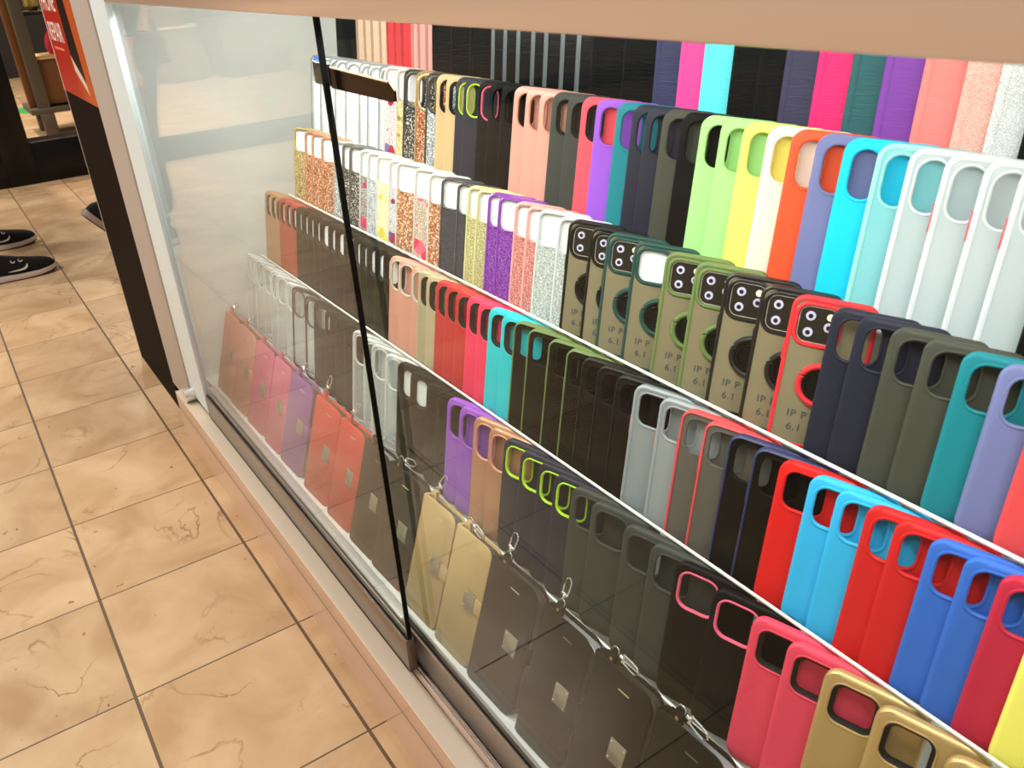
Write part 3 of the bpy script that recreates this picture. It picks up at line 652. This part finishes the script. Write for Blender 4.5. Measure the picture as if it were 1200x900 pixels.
# sliding doors
GLASS = glass_mat('door_glass', (246, 251, 249), 1.0)
def door(label, x0, x1, y0, th, lead):
    o = thing('sliding_glass_door', label, 'glass door', ((x0+x1)/2, y0, .130), 'sliding glass doors of the counter'); dx = -(x0+x1)/2
    def p(name, mb, mat, smooth=30, par=None):
        q = link(name, mb.mesh(name, mat, smooth), o); q.location = (dx, -y0, -.130); return q
    p('glass_pane', MB().box(x0, y0, .150, x1, y0+th, .9995), GLASS, 0)
    p('bottom_rail', MB().box(x0, y0-.0045, .1312, x1, y0-.0008, .187, .0006), ALU, 30)
    p('rail_back', MB().box(x0, y0+th+.0008, .1312, x1, y0+th+.0028, .187, .0004), ALU, 30)
    p('gasket', MB().box(x0, y0-.0009, .1310, x1, y0-.0001, .1885), BLK, 0)
    p('gasket', MB().box(x0, y0-.0050, .1300, x1, y0-.0010, .1325), BLK, 0)
    if lead is not None:
        s = 1 if lead > (x0+x1)/2 else -1
        p('edge_strip', MB().box(min(lead, lead+s*.002), y0-.0006, .188, max(lead, lead+s*.002), y0+th+.0006, .9995), BLK, 0)
        p('rail_end_cap', MB().box(min(lead, lead+s*.0025), y0-.0050, .1312, max(lead, lead+s*.0025), y0+th+.003, .188, .0005), ALU, 30)
door('front sliding glass door on its aluminium rail beside the white post', -1.815, -.853, .3445, .0055, -.853)
door('rear sliding glass door on its aluminium rail beside the toothed lock', -.898, XE-.02, .3620, .0055, None)

# ratchet lock
lk = thing('showcase_lock', 'dark toothed ratchet lock bar hooked between the sliding glass doors', 'lock', (-.80, .3555, .93))
def lp(name, mb, mat):
    q = link(name, mb.mesh(name, mat, 0), lk); q.location = (.80, -.3555, -.93); return q
LKM = plain('dark_lock_metal', (60, 38, 22), rough=.22, metal=.85)
b = MB(); n = 46; top = []
for i in range(n):
    x = -.856+(.131)*i/n; zt = .9520-.004*i/n
    top += [(x, zt-.0016), (x+.0008, zt)]
prof_ = top+[(-.7245, .9478), (-.7155, .9410), (-.7160, .9315), (-.722, .9305), (-.856, .9310)]
b.stack([[(x, y, z) for x, z in prof_] for y in (.3545, .3565)])
lp('ratchet_bar', b, LKM)
lp('hook_plate', MB().box(-.893, .3535, .9330, -.856, .3560, .9545, .0006), plain('lock_plate', (60, 58, 56), rough=.3, metal=.7))
lp('hook_return', MB().box(-.9005, .3555, .9330, -.8985, .3700, .9545, .0004), plain('lock_plate', (60, 58, 56), rough=.3, metal=.7))

# poster on the side panel
po = thing('poster', 'red and orange phone repair poster on the dark side panel', 'poster', (-2.38, .3350, .78))
def pp(name, mb, mat):
    q = link(name, mb.mesh(name, mat, 0), po); q.location = (2.38, -.3350, -.78); return q
m = bpy.data.materials.new('poster_print'); nt, N, L = nodes(m); bs = N['Principled BSDF']; tc = N.new('ShaderNodeTexCoord'); sx = N.new('ShaderNodeSeparateXYZ'); L.new(tc.outputs['Object'], sx.inputs[0])
mr = N.new('ShaderNodeMapRange'); mr.inputs['From Min'].default_value = -2.38; mr.inputs['From Max'].default_value = -2.22; L.new(sx.outputs[0], mr.inputs[0])
rp = N.new('ShaderNodeValToRGB'); rp.color_ramp.elements[0].color = rgba((184, 34, 16)); rp.color_ramp.elements[1].color = rgba((204, 92, 30)); L.new(mr.outputs[0], rp.inputs[0]); L.new(rp.outputs[0], bs.inputs['Base Color']); bs.inputs['Roughness'].default_value = .3
pp('sheet', MB().box(-2.600, .3348, .780, -2.157, .3364, 1.06), m)
pp('sheet_edge', MB().box(-2.606, .3344, .780, -2.600, .3364, 1.06), plain('paper_white', (236, 226, 218), rough=.6))
ph = MB(); ph.stack([[(x, y, z) for x, z in ((-2.335, 1.06), (-2.255, 1.06), (-2.232, .826), (-2.345, .880))] for y in (.3340, .3347)])
pp('printed_phone', ph, plain('printed_black', (26, 16, 14), rough=.3))
ph = MB(); ph.stack([[(x, y, z) for x, z in ((-2.345, .879), (-2.232, .825), (-2.222, .800), (-2.335, .845))] for y in (.3339, .3347)])
pp('printed_phone_edge', ph, plain('printed_pale', (224, 206, 190), rough=.4))
PW = plain('poster_white', (246, 232, 222), rough=.5)
for tx, z, sz in (('PHONE', .974, .062), ('REPAIR', .905, .062)):
    me = text_mesh(tx, sz, PW, 1.08, .008); q = link('printed_text', me, po)
    w = max(v.co.x for v in me.vertices); me.transform(Matrix.Diagonal((.195/w, 1, 1, 1)))
    q.location = (-.198, -.0006, z-.78)
pp('printed_line', MB().box(-2.565, .3345, .884, -2.420, .3348, .890), plain('poster_fine', (226, 120, 90), rough=.5))

# lamp strip inside the counter
ls = link('lamp_strip', MB().box(-1.79, .378, 1.0190, .22, .394, 1.0295).mesh('lamp_strip', light_mat('led_white', (255, 250, 240), 6.0), 0)); tag(ls, 'white lamp strip under the countertop behind the glass doors', 'lamp')

# ------------------------------------------------------------------ floor, shopfront, stand, table
f = MB(); f.box(-16, -9, -.05, 4, 7, 0); struct('floor', f, floor_mat(), 0)
SB = plain('black_stone', (14, 13, 13), rough=.25)
struct('trim_1', MB().box(-5.72, -.018, 0, -5.54, 3.0, .225, .004), SB); struct('trim_4', MB().box(-5.72, -6, 0, -5.54, -.022, .115, .004), SB)
struct('trim_2', MB().box(-5.74, .30, 0, -5.535, .455, 2.9, .004), SB)
struct('wall_far', MB().box(-12.2, -9, 0, -12.0, 7, 3.2), plain('store_wall', (26, 22, 20), rough=.8), 0)
struct('trim_3', MB().box(-5.74, -.02, 0, -5.545, .299, 2.9, .004), SB)
WOOD = plain('warm_wood', (104, 64, 24), rough=.5, bump=(40, .2, 'wrinkle')); GP = plain('grey_brown_paint', (74, 66, 54), rough=.6)
st = thing('display_stand', 'wooden display stand with grey post and bin inside the shop', 'stand', (-7.25, .86, 0))
def sp_(name, x0, y0, z0, x1, y1, z1, mat, bev=.004):
    q = link(name, MB().box(x0, y0, z0, x1, y1, z1, bev).mesh(name, mat, 30), st); q.location = (7.25, -.86, 0); return q
sp_('post', -7.26, .720, .19, -7.18, .800, 1.5, GP); sp_('side_board', -7.30, .672, .20, -7.255, .722, 1.5, WOOD)
sp_('bin', -7.62, .80, .215, -7.22, 1.30, .520, WOOD); sp_('bin_rim', -7.64, .80, .520, -7.20, 1.32, .535, plain('pale_wood', (206, 168, 112), rough=.5)); sp_('shelf_board', -7.66, .665, .160, -7.17, 1.34, .200, GP)
for x, y in ((-7.25, .725), (-7.25, 1.24), (-7.60, .725), (-7.60, 1.24)): sp_('leg', x, y, 0, x+.085, y+.085, .1595, GP)
sp_('top_board', -7.62, .80, .80, -7.30, 1.30, .83, plain('dark_board', (24, 20, 18), rough=.5))
bg = MB(); bg.stack([[(-7.42+r*math.cos(a), .98+r*.8*math.sin(a), z) for a in [2*math.pi*k/14 for k in range(14)]] for z, r in ((.5355, .07), (.58, .092), (.64, .08), (.69, .05), (.72, .02))])
tag(link('pouch', bg.mesh('pouch', plain('red_cloth', (190, 20, 40), rough=.8))), 'small red cloth pouch standing on the wooden bin', 'pouch')
vs = MB(); vs.stack([[(-7.46+r*math.cos(a), .90+r*math.sin(a), z) for a in [2*math.pi*k/14 for k in range(14)]] for z, r in ((.8305, .03), (.86, .055), (.93, .05), (.99, .02), (1.03, .035))])
tag(link('vase', vs.mesh('vase', plain('brass', (180, 150, 80), rough=.3, metal=.8))), 'pale brass vase standing on the dark upper board of the stand', 'vase')
gs = MB(); gs.stack([[(-8.87+.22*math.cos(a), .765+.05*math.sin(a), z) for a in [2*math.pi*k/24 for k in range(24)]] for z in (.0005, .002)])
s1 = tag(link('floor_sticker', gs.mesh('floor_sticker', plain('green_vinyl', (60, 160, 84), rough=.5))), 'small green floor sticker inside the shop near the wooden stand', 'sticker', 'green floor stickers')
s2 = copy_thing(s1); s2['label'] = 'green floor sticker inside the shop mirrored in the glass door'; s2.location = (1.5, -2.55, 0)
tb = thing('round_table', 'round display table under a taupe cloth mirrored in the glass', 'table', (-9.75, -1.64, 0))
m_ = MB(); K = 48
m_.stack([[(r*(1+.03*math.sin(9*a))*math.cos(a), r*(1+.03*math.sin(9*a))*math.sin(a), z) for a in [2*math.pi*k/K for k in range(K)]] for r, z in ((.34, .004), (.33, .2), (.31, .45), (.29, .49), (.27, .495))])
link('tablecloth', m_.mesh('tablecloth', plain('taupe_cloth', (110, 92, 78), rough=.9)), tb)
m_ = MB(); m_.stack([[(r*math.cos(a), r*math.sin(a), z) for a in [2*math.pi*k/K for k in range(K)]] for r, z in ((.30, .4955), (.31, .50), (.31, .515), (.30, .52))])
link('tabletop', m_.mesh('tabletop', plain('pale_top', (214, 188, 150), rough=.5)), tb)
bk = MB(); bk.stack([[(-9.75+r*math.cos(a), -1.64+r*math.sin(a), z) for a in [2*math.pi*k/24 for k in range(24)]] for z, r in ((.5205, .2), (.56, .23), (.68, .25), (.70, .24))])
tag(link('basket', bk.mesh('basket', plain('taupe_wicker', (120, 98, 84), rough=.8, bump=(60, .6, 'check')))), 'wide taupe basket standing on the round cloth-covered table', 'basket')
cb = MB().box(-9.9, -2.75, 0, -9.3, -2.05, .56, .01)
tag(link('cabinet', cb.mesh('cabinet', plain('dark_cabinet', (60, 56, 54), rough=.5))), 'low dark cabinet next to the round table in the shop', 'cabinet')

# ------------------------------------------------------------------ passers-by
DENIM = plain('dark_denim', (30, 30, 36), rough=.9, bump=(500, .2, 'noise')); KNIT = plain('black_knit', (16, 15, 15), rough=.8, bump=(900, .4, 'check')); SOLE = plain('pale_sole', (196, 182, 176), rough=.6)
SOLE_D = plain('grey_sole', (150, 134, 124), rough=.6); SKIN = plain('skin', (196, 150, 122), rough=.5); HOOD = plain('grey_hoodie', (54, 54, 60), rough=.9); OUTS = plain('black_outsole', (18, 16, 16), rough=.7)
def skinned(name, verts, edges, rad, mat, parent, sub=2):
    bm = bmesh.new(); lay = bm.verts.layers.skin.verify(); vs = [bm.verts.new(v) for v in verts]
    for v, r in zip(vs, rad): v[lay].radius = (r, r) if isinstance(r, (int, float)) else r
    vs[0][lay].use_root = True
    for a, b in edges: bm.edges.new((vs[a], vs[b]))
    me = bpy.data.meshes.new(name); bm.to_mesh(me); bm.free(); me.materials.append(mat)
    o = link(name, me, parent); o.modifiers.new('skin', 'SKIN').use_smooth_shade = True
    s = o.modifiers.new('sub', 'SUBSURF'); s.levels = s.render_levels = sub
    return o
def shoe(parent, heel, ang, pitch, with_mark, sole_mat):
    """low sneaker, length .30, toe along local +x; heel = world point of the sole under the heel"""
    r = link('shoe', None, parent) if False else None
    st_ = [(0, .030, .062), (.02, .037, .092), (.06, .039, .104), (.10, .040, .100), (.14, .041, .090), (.19, .045, .073), (.24, .045, .062), (.270, .040, .055), (.288, .030, .047), (.298, .016, .036)]
    up = MB(); rings = []
    for x, w, h in st_:
        rings.append([(x, -w, .022), (x, -w*1.02, .022+(h-.022)*.35), (x, -w*.86, .022+(h-.022)*.75), (x, -w*.42, h), (x, w*.42, h), (x, w*.86, .022+(h-.022)*.75), (x, w*1.02, .022+(h-.022)*.35), (x, w, .022)])
    up.stack(rings); u = link('shoe', up.mesh('shoe', KNIT, 60), parent)
    so = MB(); rings = []
    for x, w, h in [(-.006, .026, 0)]+st_+[(.302, .008, 0)]:
        lift = .000 if x < .2 else (x-.2)**2*1.4; t = .030-.010*max(0, x)/.3
        rings.append([(x, -w*1.04, lift+.004), (x, -w*1.1, lift+t*.6), (x, -w*1.03, lift+t), (x, w*1.03, lift+t), (x, w*1.1, lift+t*.6), (x, w*1.04, lift+.004)])
    so.stack(rings); link('sole', so.mesh('sole', sole_mat, 60), u)
    ou = MB(); rings = []
    for x, w, h in st_:
        lift = .000 if x < .2 else (x-.2)**2*1.4
        rings.append([(x, -w*1.0, lift), (x, -w*1.05, lift+.0045), (x, w*1.05, lift+.0045), (x, w*1.0, lift)])
    ou.stack(rings); link('outsole', ou.mesh('outsole', OUTS, 60), u)
    tn = MB()
    tn.stack([[(x, y, z) for x, y in ((.015, -.026), (.075, -.026), (.085, 0), (.075, .026), (.015, .026), (.004, 0))] for z in (.088, .118)]); link('collar', tn.mesh('collar', KNIT, 60), u)
    lc = MB()
    for i in range(4): lc.tube([(.112+.022*i, -.026, .086-.008*i), (.118+.022*i, 0, .095-.010*i), (.112+.022*i, .026, .086-.008*i)], .0028, 6)
    link('laces', lc.mesh('laces', plain('black_lace', (40, 38, 38), rough=.8), 60), u)
    if with_mark:
        for s in (-1, 1):
            pts = [(.207, .058), (.2075, .049), (.203, .042), (.195, .038), (.180, .0365), (.160, .037), (.142, .039), (.160, .040), (.180, .041), (.193, .0435), (.200, .048), (.204, .054)]
            mk = MB(); mk.stack([[(x, s*.0470+dy, z) for x, z in pts] for dy in (-.002*s, .001*s)]); link('side_mark', mk.mesh('side_mark', plain('white_mark', (226, 222, 216), rough=.5), 0), u)
        ey = MB()
        for x in (.166, .190):
            ey.tube([(x+.006*math.cos(a), -.0405, .074+.006*math.sin(a)) for a in [math.radians(150+40*k) for k in range(6)]], .0016, 6)
        link('lace_loop', ey.mesh('lace_loop', plain('white_mark', (226, 222, 216), rough=.5), 60), u)
    u.rotation_mode = 'XYZ'; u.rotation_euler = (0, math.radians(pitch), math.radians(ang)); u.location = heel
    return u
def hand(V, E, Rr, base, fw, side):
    """palm and five bent fingers hanging from the wrist vertex"""
    bx, by, bz = V[base]; pv = len(V); V.append((bx, by+fw*.01, bz-.05)); Rr.append((.022, .034)); E.append((base, pv))
    for k, (off, ln) in enumerate(((-.030, .068), (-.010, .078), (.011, .073), (.030, .058))):
        a = len(V); V += [(bx, by+off, bz-.095), (bx-side*.008, by+off*1.05, bz-.095-ln*.5), (bx-side*.026, by+off*1.05, bz-.095-ln*.92)]; Rr += [.0095, .0088, .0075]
        E += [(pv, a), (a, a+1), (a+1, a+2)]
    a = len(V); V += [(bx, by+fw*.042, bz-.045), (bx-side*.010, by+fw*.056, bz-.075), (bx-side*.016, by+fw*.058, bz-.100)]; Rr += [.011, .010, .0085]
    E += [(pv, a), (a, a+1), (a+1, a+2)]
def person(name_label, feet, hip, fy, stand=True):
    """feet = [(ankle xyz, knee xyz), ...]; hip = pelvis point; faces +y"""
    root = thing('person', name_label, 'person', (hip[0], hip[1], 0))
    hx, hy, hz = 0, 0, hip[2]
    rel = lambda p: (p[0]-hip[0], p[1]-hip[1], p[2])
    V = [(0, 0, hz), (0, .01, hz+.16), (0, .0, hz+.36), (0, .0, hz+.50), (0, .02, hz+.57), (0, .035, hz+.66), (0, .05, hz+.75)]
    Rr = [(.15, .11), (.135, .10), (.16, .105), (.075, .07), (.055, .055), (.078, .095), (.070, .085)]
    E = [(0, 1), (1, 2), (2, 3), (3, 4), (4, 5), (5, 6)]
    legs = []
    for s, (an, kn) in zip((1, -1), feet):
        a = len(V); th = (s*.095, 0, hz-.08); V += [th, rel(kn), rel(an)]; Rr += [.085, .056, .040]; E += [(0, a), (a, a+1), (a+1, a+2)]; legs.append([(0, 0, hz), th, rel(kn), rel(an)])
    arms = []
    for s in (1, -1):
        a = len(V); V += [(s*.19, 0, hz+.44), (s*.235, -.03, hz+.17), (s*.24, .06, hz-.08)]; Rr += [.055, .042, .030]; E += [(2, a), (a, a+1), (a+1, a+2)]
        arms.append(V[a:a+3]); hand(V, E, Rr, a+2, 1, s)
    skinned('body', V, E, Rr, SKIN, root)
    fm = MB(); fm.stack([[(r*math.cos(t), .075+y+r*.6*math.sin(t), hz+.70+z) for t in [2*math.pi*k/8 for k in range(8)]] for r, y, z in ((.006, .05, .03), (.012, .062, .0), (.014, .066, -.012), (.006, .05, -.02))]); link('nose', fm.mesh('nose', SKIN, 60), root)
    mo = MB(); mo.tube([(-.025, .125, hz+.652), (0, .134, hz+.650), (.025, .125, hz+.652)], [.003, .006, .003], 6); link('mouth', mo.mesh('mouth', plain('lips', (150, 84, 76), rough=.5), 60), root)
    for s in (-1, 1):
        ey = MB(); bmesh.ops.create_uvsphere(ey.bm, u_segments=10, v_segments=8, radius=.012, matrix=Matrix.Translation((s*.032, .118, hz+.712))); link('eye', ey.mesh('eye', plain('eye_dark', (40, 30, 26), rough=.2), 60), root)
        er = MB(); bmesh.ops.create_uvsphere(er.bm, u_segments=10, v_segments=8, radius=1, matrix=Matrix.Translation((s*.082, .035, hz+.70)) @ Matrix.Diagonal((.012, .022, .034, 1))); link('ear', er.mesh('ear', SKIN, 60), root)
    hr = MB(); bmesh.ops.create_uvsphere(hr.bm, u_segments=20, v_segments=14, radius=1, matrix=Matrix.Translation((0, .022, hz+.765)) @ Matrix.Diagonal((.092, .108, .078, 1))); link('hair', hr.mesh('hair', plain('dark_hair', (34, 24, 20), rough=.6), 60), root)
    V2 = [(0, 0, hz+.02)]; R2 = [(.165, .125)]; E2 = []
    for l in legs:
        a = len(V2); V2 += [l[1], l[2], tuple(Vector(l[3])+Vector((0, 0, .02)))]; R2 += [.105, .082, .074]; E2 += [(0, a), (a, a+1), (a+1, a+2)]
    skinned('trousers', V2, E2, R2, DENIM, root)
    V3 = [(0, 0, hz+.05), (0, .01, hz+.2), (0, 0, hz+.38), (0, 0, hz+.50)]; R3 = [(.165, .125), (.155, .12), (.18, .12), (.09, .08)]; E3 = [(0, 1), (1, 2), (2, 3)]
    for a_ in arms:
        a = len(V3); V3 += [a_[0], a_[1], tuple(Vector(a_[2])+Vector((0, 0, .03)))]; R3 += [.072, .056, .044]; E3 += [(2, a), (a, a+1), (a+1, a+2)]
    skinned('hoodie', V3, E3, R3, HOOD, root)
    return root
p1 = person('person in dark trousers and black sneakers standing near the shopfront', [((-3.745, -.015, .09), (-3.80, -.02, .47)), ((-4.245, -.02, .09), (-4.18, -.02, .47))], (-4.0, -.10, .86), 1)
for fx, fy_ in ((-3.745, -.058), (-4.245, -.066)):
    sh = shoe(p1, (fx-p1.location.x, fy_-p1.location.y, 0), 90, 0, True, SOLE); sh.scale = (1.1, 1.05, 1.05)
p2 = person('person walking behind the dark side panel with one heel raised', [((-3.88, .545, .20), (-3.89, .78, .51)), ((-4.07, 1.17, .085), (-4.05, 1.16, .48))], (-3.98, .98, .86), 1)
shoe(p2, (-3.88-p2.location.x, .430-p2.location.y, .158), 90, 50, False, SOLE_D)
shoe(p2, (-4.07-p2.location.x, 1.12-p2.location.y, 0), 90, 0, False, SOLE_D)

# ------------------------------------------------------------------ light
def area(name, loc, rot, sx, sy, power, col):
    l = bpy.data.lights.new(name, 'AREA'); l.shape = 'RECTANGLE'; l.size = sx; l.size_y = sy; l.energy = power; l.color = col
    o = bpy.data.objects.new(name, l); C.objects.link(o); o.location = loc; o.rotation_euler = rot; return o
area('case_strip_and_fill', (-.78, .386, 1.016), (math.radians(14), 0, 0), 2.0, .02, 9.3, (1, .98, .96))
area('case_strip_and_fill', (-1.00, .70, 1.026), (0, 0, 0), 1.9, .05, 1.3, (1, .98, .96))  # added fill under the countertop, lifts the white end panel; no lamp there
area('case_strip_and_fill', (-1.45, .50, 1.02), (0, math.radians(62), 0), .2, .2, 1.5, (1, .98, .95))  # extra light made up to brighten the end panel, tilted towards it
for i, (x, y, p, c) in enumerate(((.35, -1.7, 27, 0), (-2.6, -1.2, 24, 0), (-3.3, -1.3, 34, 0), (-4.8, -1.8, 60, 0), (-4.4, 2.2, 18, 1), (-1.6, -3.2, 20, 0), (-7.2, .4, 80, 1), (-7.4, -1.8, 75, 0), (-9.6, -1.4, 45, 0), (-9.6, 1.7, 60, 1))):
    area('ceiling_light', (x, y, 2.9), (0, 0, 0), .16, .16, p, ((1, .93, .84), (1, .84, .66))[c])
w = bpy.data.worlds.new('mall'); bpy.context.scene.world = w; w.use_nodes = True
w.node_tree.nodes['Background'].inputs[0].default_value = (1, .90, .80, 1); w.node_tree.nodes['Background'].inputs[1].default_value = .35

# ------------------------------------------------------------------ camera
cd = bpy.data.cameras.new('camera'); cam = bpy.data.objects.new('camera', cd); C.objects.link(cam)
cd.sensor_width = 36; cd.sensor_fit = 'HORIZONTAL'; cd.lens = 993.84/1200*36; cd.clip_start = .02
y_, p_, r_ = math.radians(-57.32518), math.radians(27.31744), math.radians(-3.71380)
fw = Vector((math.sin(y_)*math.cos(p_), math.cos(y_)*math.cos(p_), -math.sin(p_))); rt = Vector((math.cos(y_), -math.sin(y_), 0)); upv = rt.cross(fw)
rt2 = math.cos(r_)*rt+math.sin(r_)*upv; up2 = -math.sin(r_)*rt+math.cos(r_)*upv
M = Matrix((rt2, up2, -fw)).transposed().to_4x4(); M.translation = (0, 0, CAM_Z); cam.matrix_world = M
cd.dof.use_dof = True; cd.dof.focus_distance = 1.25; cd.dof.aperture_fstop = 14
bpy.context.scene.camera = cam
sc = bpy.context.scene
sc.view_settings.view_transform = 'Standard'; sc.view_settings.look = 'None'; sc.view_settings.gamma = 1; sc.view_settings.use_curve_mapping = False; sc.view_settings.exposure = .0
cy = sc.cycles
cy.max_bounces = 8; cy.transparent_max_bounces = 40; cy.diffuse_bounces = 3; cy.glossy_bounces = 4; cy.sample_clamp_indirect = 6; cy.caustics_reflective = False; cy.caustics_refractive = False
